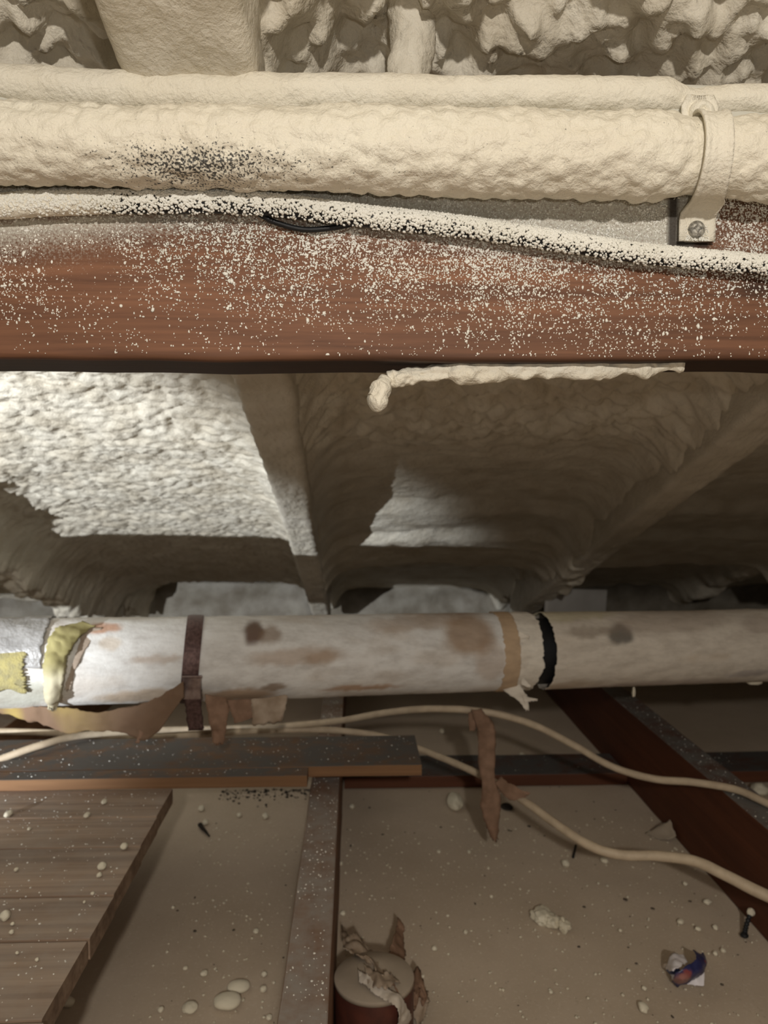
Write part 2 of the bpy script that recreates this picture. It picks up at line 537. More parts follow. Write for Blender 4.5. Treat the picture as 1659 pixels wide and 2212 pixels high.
V = np.stack([X, Y - h * S / nz, ceil0 - h / nz], -1)
add('ceiling', V.reshape(-1, 3), grid_faces(len(gx), len(gy)), M['foam_roof'], kind='structure')

# end wall at the eave and the drywall floor
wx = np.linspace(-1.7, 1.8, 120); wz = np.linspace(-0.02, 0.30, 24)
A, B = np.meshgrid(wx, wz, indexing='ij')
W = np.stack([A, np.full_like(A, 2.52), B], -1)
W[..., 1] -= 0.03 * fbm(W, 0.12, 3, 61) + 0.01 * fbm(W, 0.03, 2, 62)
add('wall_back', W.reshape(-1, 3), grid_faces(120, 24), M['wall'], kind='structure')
fx = np.linspace(-1.7, 1.8, 220); fy = np.linspace(-0.9, 2.6, 220)
A, B = np.meshgrid(fx, fy, indexing='ij')
W = np.stack([A, B, np.zeros_like(A)], -1)
W[..., 2] = 0.0012 * fbm(W, 0.2, 3, 71) - 0.0012
add('floor', W.reshape(-1, 3), grid_faces(220, 220), M['drywall'], kind='structure')

# ------------------------------------------------------------------ rafters
def rafter(c, hw, label, seed, wide):
    y = np.concatenate([np.linspace(-0.5, 0.36, 24, endpoint=False), np.linspace(0.36, 2.30, 560)])
    sec = []
    H, r = 0.20, 0.010
    # left side down, round the bottom, right side up (u = across -1..1 in half widths)
    for t in np.linspace(1, 0, 34): sec.append((-1, r + t * (H - r), 0))
    for a in np.linspace(0, 90, 6)[1:]: sec.append((-1, r - r * math.sin(math.radians(a)), r * (1 - math.cos(math.radians(a)))))
    for t in np.linspace(-1, 1, 26)[1:-1]: sec.append((t, 0, r * abs(t) ** 0 * 0 + r * (1 if False else 0)))
    for a in np.linspace(90, 0, 6): sec.append((1, r - r * math.sin(math.radians(a)), -r * (1 - math.cos(math.radians(a)))))
    for t in np.linspace(0, 1, 34)[1:]: sec.append((1, r + t * (H - r), 0))
    sec = np.array(sec)
    half = np.interp(y, [0.3, 0.45, 0.64, 1.2, 2.3], [hw + wide, hw + wide, hw + wide * 0.5, hw, hw - 0.002])
    lo = 0.394 + ZC - S * y
    u = np.where(np.abs(sec[:, 0]) == 1, sec[:, 0], sec[:, 0])
    Vx = c + u[None] * (half[:, None]) + sec[None, :, 2]
    inner = np.abs(sec[:, 0]) < 1
    Vx[:, inner] = c + sec[inner, 0][None] * (half[:, None] - r)
    V = np.stack([Vx, np.repeat(y[:, None], len(sec), 1), lo[:, None] + sec[None, :, 1]], -1)
    N = normals_of(V)
    cen = np.stack([np.full_like(y, c), y, lo + 0.09], -1)
    sg = np.sign(((V - cen[:, None]) * N).sum(-1, keepdims=True)); N = N * sg
    near = 1 - sstep(0.6, 1.3, V[..., 1])
    Q = V * np.array([1, 0.35, 1])
    V = V + N * (0.0045 * near * fbm(V, 0.05, 2, seed) + 0.0022 * fbm(V * np.array([1, .7, 1]), 0.016, 2, seed + 1) + 0.0009 * vnoise(Q, 0.004, seed + 2))[..., None]
    return add('roof_rafter', V.reshape(-1, 3), grid_faces(len(y), len(sec)), M['foam_rafter'], label=label, cat='rafter')
rafter(*RAF[1], 'foam-dusted roof rafter running down behind the red-brown beam above the centre joist', 101, 0.012)
rafter(*RAF[2], 'roof rafter thick with foam slanting down above the dark red joist', 111, 0.008)
rafter(*RAF[0], 'shaded roof rafter above the yellow insulated end of the big pipe', 121, 0.006)

# stub of blocking that hangs from the roof foam just behind the beam
c = px(880, 130, 0.530)
tt = np.linspace(0, 1, 40)
C = np.stack([np.full(40, c[0]), 0.530 + 0.005 * tt, 0.905 - 0.08 * tt], -1)
C[:, 0] += 0.004 * np.sin(tt * 5)
tube('foam_stub', C, 0.0155 - 0.002 * tt, 40, M['foam_roof'], disp=lambda V: 0.004 * fbm(V, 0.02, 3, 5) + 0.001 * vnoise(V, 0.004, 6),
     label='short foam-crusted stub hanging from the roof behind the beam', cat='foam stub')

# ------------------------------------------------------------------ the beam with pipe, cable and strap
XS = 0.2035                       # where the strap sits
YB = 0.46                         # front face of the beam
zb0, zb1 = ZC + 0.0690, ZC + 0.2340
cab_px = [(-120, 452), (-40, 449), (30, 444), (120, 439), (300, 437), (480, 438), (600, 445), (800, 470), (1000, 491), (1200, 520), (1400, 550), (1659, 573), (1760, 580)]
cab = spline([px(x, y, 0.4505) for x, y in cab_px], 420)
def cab_z(x): return np.interp(x, cab[:, 0], cab[:, 2])

beam = thing('support_beam', 'red-brown timber beam speckled with white foam overspray under the foam-coated pipe', 'beam', (0, YB + 0.027, zb0))
def beam_attr(V):
    x, z = V[:, 0], V[:, 2]
    below = cab_z(x) - 0.006 - z
    lx = sstep(-0.02, -0.20, x)
    spray = np.where(below > 0, np.exp(-below / (0.010 + 0.012 * lx)) * (0.55 + 0.42 * lx) * (1 - 0.75 * sstep(0.10, 0.2, x)), 0.60 + 0.25 * sstep(0, 0.01, -below))
    spray = np.where((below < 0) & (x > 0.205), 0.38, spray)
    spray = np.where(z > ZC + 0.200, 1.6, spray * np.clip(sstep(YB + 0.03, YB + 0.004, V[:, 1]), 0, 1))
    dark = 0.75 * np.exp(-np.maximum(z - zb0 - 0.0016, 0) / 0.0016) * (0.6 + 0.5 * fbm(V * np.array([1, 1, 4]), 0.05, 2, 3)) * (0.5 + 0.5 * sstep(-0.15, 0.1, x))  # shade along the bottom edge painted into the colour
    dark = np.maximum(dark, 0.85 * (V[:, 1] > YB + 0.006) * (z < zb0 + 0.01))  # underside shade painted in as near-black
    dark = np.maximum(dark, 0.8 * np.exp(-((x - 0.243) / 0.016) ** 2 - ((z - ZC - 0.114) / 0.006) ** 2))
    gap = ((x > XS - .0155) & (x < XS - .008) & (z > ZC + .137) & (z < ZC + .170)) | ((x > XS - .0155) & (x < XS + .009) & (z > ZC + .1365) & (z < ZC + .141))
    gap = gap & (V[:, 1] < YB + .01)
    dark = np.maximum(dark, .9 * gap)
    return {'spray': spray, 'dark': np.clip(dark, 0, 1)}
def beam_disp(V, N):
    x = V[..., 0:1]
    low = sstep(zb0 + 0.02, zb0, V[..., 2:3])
    V = V + np.array([0, 0, 1.0]) * low * (0.0012 * fbm(V * np.array([1, 0, 0]), 0.08, 3, 9)[..., None] - 0.002 * sstep(0.05, 0.25, x) * -1)
    return V
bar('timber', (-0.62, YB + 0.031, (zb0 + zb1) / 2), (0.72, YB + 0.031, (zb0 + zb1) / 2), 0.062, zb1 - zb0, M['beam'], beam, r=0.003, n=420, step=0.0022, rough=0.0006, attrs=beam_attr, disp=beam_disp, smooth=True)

# ridge of foam along the top edge of the beam
tx = np.linspace(-0.62, 0.72, 520)
band_top = np.interp(tx, [-0.6, -0.22, -0.12, 0.0, 0.12, 0.185, 0.203, 0.222, 0.25, 0.7], [.2375, .2385, .2355, .236, .237, .2372, .2315, .2350, .2358, .236]) + ZC
band_bot = np.interp(tx, [-0.6, -0.22, -0.08, 0.03, 0.2, 0.7], [.222, .221, .213, .219, .2205, .219]) + ZC - 0.004
C = np.stack([tx, np.full_like(tx, YB + 0.004), (band_top + band_bot) / 2], -1)
tube('foam_ridge', C, (band_top - band_bot) / 2, 44, M['foam'], beam, disp=lambda V: 0.0016 * fbm(V, 0.03, 2, 77) + 0.0012 * fbm(V, 0.007, 2, 78))

# foam squeezed out under the beam, with a curled drip at its end
tx = np.linspace(0, 1, 200)
lip = spline([px(838, 826, .474), px(900, 815, .475), px(1050, 806, .476), px(1250, 799, .477), px(1400, 796, .478), px(1475, 794, .478)], 200)
lip[:, 2] += 0.0015
tube('foam_bead', lip, np.interp(tx, [0, .05, .5, .9, .98, 1], [.003, .0068, .0064, .0050, .0045, .003]), 48, M['foam'], beam, disp=lambda V: 0.0050 * fbm(V, 0.014, 2, 80) + .0024 * fbm(V, .006, 2, 81))
dr = spline([px(838, 820, .474), px(826, 836, .472), px(816, 850, .470), px(808, 864, .469), px(798, 868, .468)], 40)
tube('foam_drip', dr, np.interp(np.linspace(0, 1, 40), [0, .3, .6, .85, 1], [.0030, .0058, .0062, .0066, .0045]), 40, M['foam'], beam, disp=lambda V: 0.0042 * fbm(V, 0.009, 3, 83))

# overspray grains on the beam face
def beam_specks():
    k = 240000
    x = rng.uniform(-0.24, 0.27, k)
    z = rng.uniform(zb0 + 0.003, ZC + 0.178, k)
    below = cab_z(x) - 0.0065 - z
    pxx = 765 + x * 1660 / YB
    mid = np.interp(pxx, [0, 250, 500, 750, 1000, 1200, 1400, 1659], [.62, .58, .75, 1.0, 1.0, .75, .40, .32])
    dens = np.where(below > 0, mid * (0.15 + 0.90 * np.exp(-(np.maximum(below, 0) / 0.026) ** 1.35)), 0.55)
    dens *= np.where(below > 0.055, 0.55, 1)
    dens *= np.where((pxx < 420) & (below > 0) & (below < 0.012), 0.6, 1)
    cl = np.clip(0.75 + 0.8 * fbm(np.stack([x, z * 0.6, z * 0], -1), 0.012, 2, 5), 0.15, 1.4)
    dens *= ~((x > XS - .0165) & (x < XS + .011) & (z > ZC + .1355) & (z < ZC + .165))
    keep = rng.random(k) < dens * cl * 0.36
    x, z, below = x[keep], z[keep], below[keep]
    s = 0.00030 + 0.00030 * rng.random(len(x)) ** 2.5
    s *= np.where(rng.random(len(x)) < 0.05, 1.9, 1.0)
    el = rng.uniform(0.8, 1.9, len(x))
    hz = rng.random(len(x)) < 0.4
    Sz = np.stack([np.where(hz, s * el, s), s * 0.6, np.where(hz, s, s * el)], -1)
    Cc = np.stack([x, np.full_like(x, YB - 0.0001), z], -1)
    scatter('foam_specks', Cc, Sz, M['foam_grain'], beam, kind='stuff')
beam_specks()

# big foam-coated pipe strapped to the beam
tx = np.concatenate([np.linspace(-0.62, XS - 0.06, 430), np.linspace(XS - 0.06, XS + 0.06, 110)[1:], np.linspace(XS + 0.06, 0.72, 60)[1:]])
r0 = np.interp(tx, [-.6, -.2, -.1, 0.0, .1, .16, XS - .036, XS - .018, XS - .014, XS + .001, XS + .004, XS + .024, .3, .7], [.0215, .0215, .0205, .0222, .0232, .0236, .0232, .0205, .0198, .0198, .0205, .0228, .0232, .023])
C = np.stack([tx, np.full_like(tx, YB - 0.026), np.interp(tx, [-.6, -.2, -.1, .0, .1, .7], [.181, .1815, .1800, .1805, .1795, .1795]) + ZC], -1)
def pipe_disp(V):
    near = np.minimum(1, np.abs(V[..., 0] - XS + .006) / 0.02)
    lump = 1 - np.clip(worley3(V, 0.0085, 9) / 0.75, 0, 1) ** 2
    return near * (0.0019 * lump - 0.0009 + 0.0014 * fbm(V, 0.03, 2, 91) + 0.0008 * fbm(V, 0.005, 2, 92) - 0.0005 * np.clip(worley3(V, 0.004, 19), 0, 1))
def pipe_thin(V):
    v = V.reshape(-1, 3)
    e = ((v[:, 0] + 0.083) / 0.052) ** 2 + ((v[:, 2] - ZC - 0.166) / 0.010) ** 2
    return {'thin': 0.62 * np.exp(-e) + 0.1 * np.exp(-((v[:, 0] - 0.0) / .05) ** 2 - ((v[:, 2] - ZC - .165) / .006) ** 2)}
tube('foam_coated_pipe', C, r0, 96, M['foam_pipe'], disp=pipe_disp, attrs=pipe_thin,
     label='pipe buried in lumpy cream spray foam, strapped along the front of the beam', cat='pipe')

# thin cable under it, crusted with beads of foam
cable = thing('crusted_cable', 'black cable crusted with white foam beads, sagging across the beam face', 'cable', tuple(cab[0]))
cu = cab[:, 0]
cr = np.interp(cu, [-.3, -.22, -.19, -.16, 0, .12, .25], [.0056, .0056, .0066, .0066, .0062, .0058, .0054])
tube('jacket', cab, cr * 0.93, 32, M['black'], cable, disp=lambda V: 0.0003 * fbm(V, 0.01, 2, 3))
sel = cab[cab[:, 0] < -0.105]
tube('foam_sleeve', sel, np.interp(sel[:, 0], [-.3, -.215, -.19, -.15, -.105], [.0068, .0062, .0072, .0066, .0050]), 36, M['foam'], cable, disp=lambda V: 0.0005 * fbm(V, 0.006, 2, 13))
k = 16000
t = rng.uniform(-0.205, 0.262, k)
a = rng.normal(math.radians(72), math.radians(62), k)
cover = np.interp(t, [-.2, -.14, -.1, -.03, .04, .12, .2, .26], [1, 1, .8, .85, 1, .95, .88, .82])
keep = (np.abs(a - math.radians(60)) < math.radians(125)) & (rng.random(k) < cover * (0.42 + 0.58 * np.exp(-((a - math.radians(60)) / math.radians(70)) ** 2)))
t, a = t[keep], a[keep]
cc = np.stack([np.interp(t, cu, cab[:, i]) for i in range(3)], -1)
rr = np.interp(t, cu, cr)
s = rng.uniform(0.0005, 0.0011, len(t))
off = np.stack([0 * t, -np.sin(a) * rr, np.cos(a) * rr], -1)
scatter('foam_beads', cc + off, np.stack([s, s, s], -1), M['foam_grain'], cable, kind='stuff')
# loop of the same cable's loose tape end lying against the beam
lo = spline([px(560, 463, .4545), px(600, 482, .4555), px(660, 496, .456), px(730, 490, .456), px(790, 476, .455)], 60)
lp = tube('loose_end', lo, 0.0016, 12, M['black'], cable)

# two-hole strap with its screws
strap = thing('pipe_strap', 'foam-coated metal strap screwed over the pipe onto the beam', 'strap', (XS, YB, ZC + 0.140))
cyz = np.array([YB - 0.026, ZC + 0.1797]); rs = 0.0222
prof = [(YB - 0.0035, ZC + 0.1395), (YB - 0.0035, ZC + 0.148), (YB - 0.0045, ZC + 0.154)]
for a in np.linspace(-52, 222, 40)[::1]:
    pass
arc = [(cyz[0] - rs * math.cos(math.radians(a)), cyz[1] + rs * math.sin(math.radians(a))) for a in np.linspace(-112, 112, 48)]
prof = [(YB - 0.0035, ZC + 0.1395), (YB - 0.0034, ZC + 0.146), (YB - 0.0035, ZC + 0.152), (YB - 0.006, ZC + 0.1565)] + arc[3:-3] + [(YB - 0.005, ZC + 0.2045), (YB - 0.004, ZC + 0.210), (YB - 0.004, ZC + 0.218), (YB - 0.004, ZC + 0.224)]
prof = np.array(prof)
n = len(prof)
hw = np.full(n, 0.0108)
sarc = np.sin(np.pi * np.clip((np.arange(n) - 3) / (n - 7), 0, 1)) ** 0.5
hw = hw - 0.0032 * sarc
hw[-2:] = [0.011, 0.008]
xc = XS - 0.0085 * sarc
tn = np.gradient(prof, axis=0); tn /= np.linalg.norm(tn, axis=1, keepdims=True)
no = np.stack([-tn[:, 1], tn[:, 0]], -1)                       # outward (towards the viewer)
us = np.linspace(-1, 1, 15)
def strap_sheet(off):
    rib = 0.0009 * (np.abs(us) > 0.62) - 0.0004 * np.exp(-(us / .25) ** 2)
    q = prof[:, None] + no[:, None] * (off + rib[None, :, None])
    return np.concatenate([np.broadcast_to((xc[:, None] + us[None] * hw[:, None])[..., None], (n, 15, 1)), q], -1)
Fv, Bv = strap_sheet(0.0011), strap_sheet(-0.0006)
ring = np.concatenate([Fv, Bv[:, ::-1]], 1)
ring[..., 1:] += 0.0004 * fbm(ring, 0.012, 2, 3)[..., None]
VV = np.vstack([ring.reshape(-1, 3), ring[0].mean(0), ring[-1].mean(0)])
add('band', VV, [grid_faces(n, 30, True), cap_faces(n, 30, n * 30)], M['foam'], strap)
def screw(cx, cz, r, mat, foam):
    aa = np.linspace(0, 2 * np.pi, 28, endpoint=False)
    rows = []
    for rr, yy in ((1.0, 0), (1.0, .35), (.85, .62), (.55, .80), (.42, .82), (.34, .55), (.12, .5)):
        rad = r * rr * (1 + (0.0 if rr > .5 or foam else 0.35 * np.cos(4 * aa)))
        rows.append(np.stack([cx + rad * np.cos(aa), np.full(28, YB - 0.004 - yy * r * 0.9), cz + rad * np.sin(aa)], -1))
    V = np.array(rows)
    o = V.reshape(-1, 3)
    if foam: o = o + 0.0006 * fbm(o, 0.004, 2, 8)[:, None] * np.array([1, 1, 1])
    o = np.vstack([o, o[-28:].mean(0)])
    j = np.arange(28)
    add('screw', o, [grid_faces(7, 28, True), np.stack([np.full(28, 196), 168 + j, 168 + (j + 1) % 28], 1)], mat, strap)
screw(XS - 0.0005, ZC + 0.1465, 0.0050, M['screw'], False)
screw(XS + 0.001, ZC + 0.2135, 0.0078, M['foam'], True)
k = 260
sx = XS + rng.uniform(-.0105, .0105, k); sz = ZC + 0.140 + 0.010 * rng.random(k) ** 1.6
ss = rng.uniform(.0003, .0007, k)
scatter('foam_specks', np.stack([sx, np.full(k, YB - 0.0048), sz], -1), np.stack([ss, ss * .5, ss], -1), M['foam_grain'], strap, kind='stuff')

# ------------------------------------------------------------------ joists, wall plate, deck boards, planks
def dust(name, x0, x1, y0, y1, z, k, parent=None, lab=None, smin=0.0004, smax=0.0012, mat='foam_grain'):
    q = rng.random(k) ** 3
    s = smin + (smax - smin) * q
    C = np.stack([rng.uniform(x0, x1, k), rng.uniform(y0, y1, k), z + s * 0.35], -1)
    return scatter(name, C, np.stack([s, s * rng.uniform(.8, 1.5, k), s * 0.6], -1), M[mat], parent, **(lab or {}), kind='stuff')

JT = 0.140
def joist(x0, x1, y0, y1, mat, label, seed, k):
    t = thing('floor_joist', label, 'joist', ((x0 + x1) / 2, (y0 + y1) / 2, 0.0))
    bar('timber', ((x0 + x1) / 2, y0, JT / 2), ((x0 + x1) / 2, y1, JT / 2), x1 - x0, JT, M[mat], t, r=0.002, n=80, rough=0.0008, seed=seed)
    if k: dust('foam_specks', x0 + .002, x1 - .002, 0.5, 1.5, JT, k, t)
    return t
joist(-0.0627, -0.0217, -0.3, 2.25, 'joist', 'dusty floor joist running between two drywall bays beside the maroon tin', 1, 420)
joist(0.515, 0.562, -0.3, 2.25, 'joist_red', 'dark red floor joist with a grey dusty top crossed by the cream cables', 2, 300)
joist(-0.66, -0.615, -0.3, 2.25, 'joist', 'floor joist hidden under the short deck boards', 3, 0)
pl = thing('wall_plate', 'dark wall plate with a red edge lying across the drywall between joists', 'wall plate', (0.25, 1.457, 0))
bar('timber', (-0.019, 1.457, 0.0115), (0.513, 1.457, 0.0115), 0.105, 0.023, M['plate'], pl, r=0.002, n=50)
dust('foam_specks', -0.01, 0.5, 1.41, 1.5, 0.023, 60, pl)
pl2 = thing('wall_plate', 'dark wall plate beyond the red joist, foam bits lying on its top', 'wall plate', (0.8, 1.457, 0))
bar('timber', (0.565, 1.457, 0.0115), (1.2, 1.457, 0.0115), 0.105, 0.023, M['plate'], pl2, r=0.002, n=30)
dust('foam_specks', 0.57, 0.75, 1.41, 1.5, 0.023, 40, pl2)

deck = thing('board_deck', 'short brown deck boards laid side by side across the joists', 'decking', (-0.62, 0.78, JT))
ys = [1.030, 0.943, 0.866, 0.764, 0.689, 0.585, 0.48]
for i in range(6):
    a, b = ys[i + 1], ys[i]
    ex0, ex1 = (pz(365, 1715, JT + .02)[0], pz(187, 2043, JT + .02)[0]) if i < 4 else (pz(176, 2050, JT + .02)[0], pz(90, 2212, JT + .02)[0])
    e = ex0 + (ex1 - ex0) * (i + .5) / 4 if i < 4 else ex0 + (ex1 - ex0) * (i - 4 + .4)
    bar('deck_board', (-1.3, (a + b) / 2, JT + 0.010), (e, (a + b) / 2, JT + 0.010), b - a - (0.0022 if i != 3 else 0.004), 0.0205, M['board'], deck, r=0.0014, n=60, rough=0.0007, seed=30 + i)
dust('foam_specks', -0.62, -0.25, 0.5, 1.02, JT + 0.0203, 900, deck)

PT = JT + 0.0208
bp = thing('loose_plank', 'long grey weathered plank lying across the deck, ending square near the cable', 'plank', (-0.4, 1.12, PT))
bar('timber', (-1.3, 1.122, PT + 0.0075), (0.094, 1.122, PT + 0.0075), 0.126, 0.015, M['plank'], bp, r=0.0012, n=90, seed=41)
dust('foam_specks', -0.6, 0.09, 1.07, 1.18, PT + 0.015, 260, bp)
fp = thing('loose_batten', 'narrow brown batten laid along the front edge of the grey plank', 'batten', (-0.5, 1.04, PT))
bar('timber', (-1.3, 1.041, PT + 0.0075), (-0.0645, 1.041, PT + 0.0075), 0.030, 0.0155, M['plank'], fp, r=0.0012, n=90, seed=42)
dust('foam_specks', -0.6, -0.07, 1.03, 1.053, PT + 0.0152, 60, fp)

# ------------------------------------------------------------------ the big wrapped pipe
PA, PB = px(0, 1433, 0.987), px(1659, 1393, 1.178)
RP = 0.0545
def on_pipe(xp):
    """centre of the pipe where it crosses photo column xp"""
    d0 = RM @ np.array([(xp - 829.5) / F_PX, 0, -1.0])
    # solve A + t(B-A) whose (x, y) is along the ray's plane: x/y-plane intersection using camera right vector
    Rt, Fw = RM[:, 0], -RM[:, 2]
    a, b = PA - np.array([0, 0, ZC]), PB - PA
    q = (xp - 829.5) / F_PX
    t = (q * (a @ Fw) - a @ Rt) / (b @ Rt - q * (b @ Fw))
    return PA + b * t
AX = (PB - PA) / np.linalg.norm(PB - PA)
def pline(x0, x1, n):
    a, b = on_pipe(x0), on_pipe(x1)
    return a[None] + (b - a)[None] * np.linspace(0, 1, n)[:, None]

wp = thing('wrapped_pipe', 'large old pipe wrapped in stained white paper, torn open at a black gap', 'pipe', tuple(on_pipe(700) - np.array([0, 0, RP])))
tube('inner_pipe', pline(-1300, 2300, 60), 0.047, 48, M['black'], wp)

def stain(V, spots, base, seed, amt=0.5):
    v = V.reshape(-1, 3)
    col = np.repeat(np.array(base)[None], len(v), 0)
    n1 = fbm(v * np.array([0.35, 1, 1]), 0.035, 4, seed)
    m = sstep(0.06, 0.42, n1)[:, None] * amt
    col = col * (1 - m) + np.array([0.40, 0.27, 0.15]) * m
    wv = v + 0.004 * np.stack([fbm(v, 0.012, 2, seed + i) for i in range(3)], -1)
    for (sx_, sy_, rx, ry, c, st) in spots:
        ctr = on_pipe(sx_); dep = ctr[1]
        pc = px(sx_, sy_, dep - 0.035)
        e = np.sqrt(((wv - pc) @ AX / (rx / F_PX * dep)) ** 2 + ((wv[:, 2] - pc[2]) / (ry / F_PX * dep)) ** 2)
        w = (1 - sstep(0.6, 1.15, e))[:, None] * st
        col = col * (1 - w) + np.array(c) * w
    return {'Col': np.clip(col, 0, 1)}

BR = (0.36, 0.22, 0.12)
spots_l = [(20, 1495, 120, 40, (.40, .40, .34), .85), (548, 1368, 24, 22, (0.13, 0.075, 0.05), .95), (585, 1372, 28, 16, (0.25, 0.17, 0.11), .7), (640, 1412, 110, 20, BR, .5), (690, 1415, 40, 18, (0.30, 0.18, 0.09), .5),
           (1010, 1370, 60, 45, (0.33, 0.20, 0.10), .75), (1050, 1420, 40, 50, BR, .4), (520, 1498, 85, 20, (0.44, 0.30, 0.19), .9), (590, 1478, 30, 7, (0.22, 0.14, 0.08), .8),
           (780, 1480, 90, 8, (0.38, 0.22, 0.12), .8), (330, 1500, 130, 18, (0.52, 0.40, 0.28), .8), (340, 1418, 60, 8, BR, .45), (215, 1362, 45, 9, (0.52, 0.28, 0.17), .85),
           (900, 1350, 120, 14, BR, .4), (240, 1390, 22, 14, (0.5, 0.38, 0.25), .5)]
def wrap_r(x0, x1, n, m, r, seed, amp=0.0013, ragL=0, ragR=0):
    C = pline(x0, x1, n)
    V, D = tube_verts(C, r, m)
    V = V + D * (amp * fbm(V * np.array([.5, 1, 1]), 0.04, 3, seed) + amp * 0.35 * fbm(V, 0.009, 2, seed + 1))[..., None]
    a = np.arange(m)
    rg = np.random.default_rng(seed)
    if ragR:
        j = ragR * (0.6 * fbm(np.stack([np.cos(a / m * 6.283), np.sin(a / m * 6.283), a * 0], -1), 0.3, 3, seed) * 1.6 + 0.22 * rg.uniform(-1, 1, m))
        w = (np.linspace(0, 1, n) ** 6)
        V = V + AX * (w[:, None] * j[None])[..., None]
    if ragL:
        j = ragL * (0.6 * fbm(np.stack([np.cos(a / m * 6.283), np.sin(a / m * 6.283), a * 0 + 3], -1), 0.25, 3, seed) + 0.5 * rg.uniform(-1, 1, m))
        w = ((1 - np.linspace(0, 1, n)) ** 6)
        V = V + AX * (w[:, None] * j[None])[..., None]
    return V
def wrap(name, x0, x1, n, m, r, seed, mat, spots=(), base=(.7, .66, .6), amt=.5, amp=.0013, ragL=0, ragR=0, th=0.0015):
    V = wrap_r(x0, x1, n, m, r, seed, amp, ragL, ragR)
    o = add(name, V.reshape(-1, 3), grid_faces(n, m, True), M[mat], wp, attrs=stain(V, spots, base, seed, amt))
    s_ = o.modifiers.new('thickness', 'SOLIDIFY'); s_.thickness = th; s_.offset = -1
    return o
tL = wrap('paper_jacket', -1300, 1098, 520, 96, RP, 201, 'paper', spots_l, (.72, .705, .67), .24)
wrap('paper_jacket', 1168, 2300, 330, 96, RP, 211, 'paper', [(1330, 1368, 32, 22, (.10, .09, .075), .85), (1270, 1362, 70, 12, (.24, .19, .14), .6), (1250, 1335, 110, 10, (.56, .50, .33), .7), (1450, 1345, 160, 22, (.36, .29, .23), .55), (1600, 1450, 60, 10, (.34, .30, .29), .6), (1420, 1478, 200, 14, (.45, .38, .33), .7), (1640, 1350, 60, 18, (.34, .27, .22), .5)], (.64, .575, .485), .40, ragL=.003)
wrap('tan_tape', 1062, 1094, 24, 96, RP + 0.0012, 221, 'paper', (), (.50, .36, .23), .35, .0009, .003, .003)
wrap('torn_collar', 1086, 1140, 40, 120, RP + 0.0006, 231, 'paper', (), (.74, .68, .58), .15, .0016, 0, .007)
ribbon('torn_tongue', [(1070, 1478, 1.075), (1098, 1500, 1.066), (1120, 1514, 1.062), (1134, 1532, 1.060)], [(1118, 1455, 1.070), (1128, 1488, 1.063), (1140, 1505, 1.061), (1142, 1531, 1.060)], M['paper'], wp, 24, 9, .004, .003, .0012, 5, attrs=lambda v: {'Col': np.repeat(np.array([[.66, .60, .51]]), len(v), 0)})
ribbon('torn_tongue', [(1128, 1500, 1.063), (1145, 1506, 1.062), (1160, 1509, 1.061)], [(1132, 1518, 1.062), (1148, 1514, 1.061), (1161, 1512, 1.061)], M['paper'], wp, 14, 6, .003, .002, .0012, 6, attrs=lambda v: {'Col': np.repeat(np.array([[.66, .60, .51]]), len(v), 0)})
for q, (a0, b0, a1, b1) in enumerate(((1128, 1398, 1146, 1404), (1130, 1440, 1147, 1448), (1126, 1470, 1146, 1482), (1120, 1372, 1143, 1376))):
    e0, e1, f0, f1 = (a0, b0 - 10), (a1, b1 - 2), (a0, b0 + 10), (a1, b1 + 3)
    dq = on_pipe(1130)[1] - RP * .93
    ribbon('torn_tongue', [(*e0, dq), (*e1, dq - .004)], [(*f0, dq), (*f1, dq - .003)], M['paper'], wp, 10, 6, .002, .002, .001, 70 + q, attrs=lambda v: {'Col': np.repeat(np.array([[.74, .68, .58]]), len(v), 0)})
# foil jacket and yellow insulation at the left end
def sleeve(name, x0, x1, r, a0, a1, mat, seed, amp, n=90, m=50, th=.0012, rag=.004):
    C = pline(x0, x1, n)
    V, D = tube_verts(C, r, 360)
    i = np.linspace(a0, a1, m).astype(int) % 360
    V, D = V[:, i], D[:, i]
    V = V + D * (amp * fbm(V * np.array([.6, 1, 1]), 0.025, 3, seed))[..., None]
    rg = np.random.default_rng(seed)
    w = np.linspace(0, 1, n)[:, None] ** 5
    V = V + AX * (w * (rag * (fbm(V[-1], .015, 3, seed) + .4 * rg.uniform(-1, 1, m)))[None])[..., None]
    w2 = np.linspace(0, 1, m)[None, :] ** 5
    V[..., 2] += w2 * rag * 0.8 * fbm(V[:, -1], .02, 3, seed + 4)[:, None]
    o = add(name, V.reshape(-1, 3), grid_faces(n, m), M[mat], wp)
    s_ = o.modifiers.new('thickness', 'SOLIDIFY'); s_.thickness = th; s_.offset = 0
    return o
sleeve('foil_jacket', -900, 112, RP + 0.0045, 70, -84, 'foil', 301, .0035, n=220)
sleeve('yellow_insulation', -400, 78, RP + 0.0040, -60, -112, 'yellow', 302, .003, th=.003, rag=.008)
def skin(x, y, off):
    """(x, y, distance) of the pipe's front surface at a photo pixel, lifted by off"""
    o_ = np.array([0, 0, ZC]); d_ = RM @ np.array([(x - 829.5) / F_PX, -(y - 1106) / F_PX, -1.0])
    dp = d_ - AX * (d_ @ AX); w_ = o_ - PA; wpp = w_ - AX * (w_ @ AX)
    a_, b_, c_ = dp @ dp, 2 * dp @ wpp, wpp @ wpp - (RP + off) ** 2
    q_ = b_ * b_ - 4 * a_ * c_
    t_ = (-b_ - math.sqrt(max(q_, 0))) / (2 * a_)
    return (x, y, t_ * d_[1])
YC = lambda v: {'Col': np.array([[.34, .30, .13]]) * (1 - sstep(ZC - .22, ZC - .25, v[:, 2]))[:, None] + np.array([[.56, .51, .36]]) * sstep(ZC - .22, ZC - .25, v[:, 2])[:, None]}
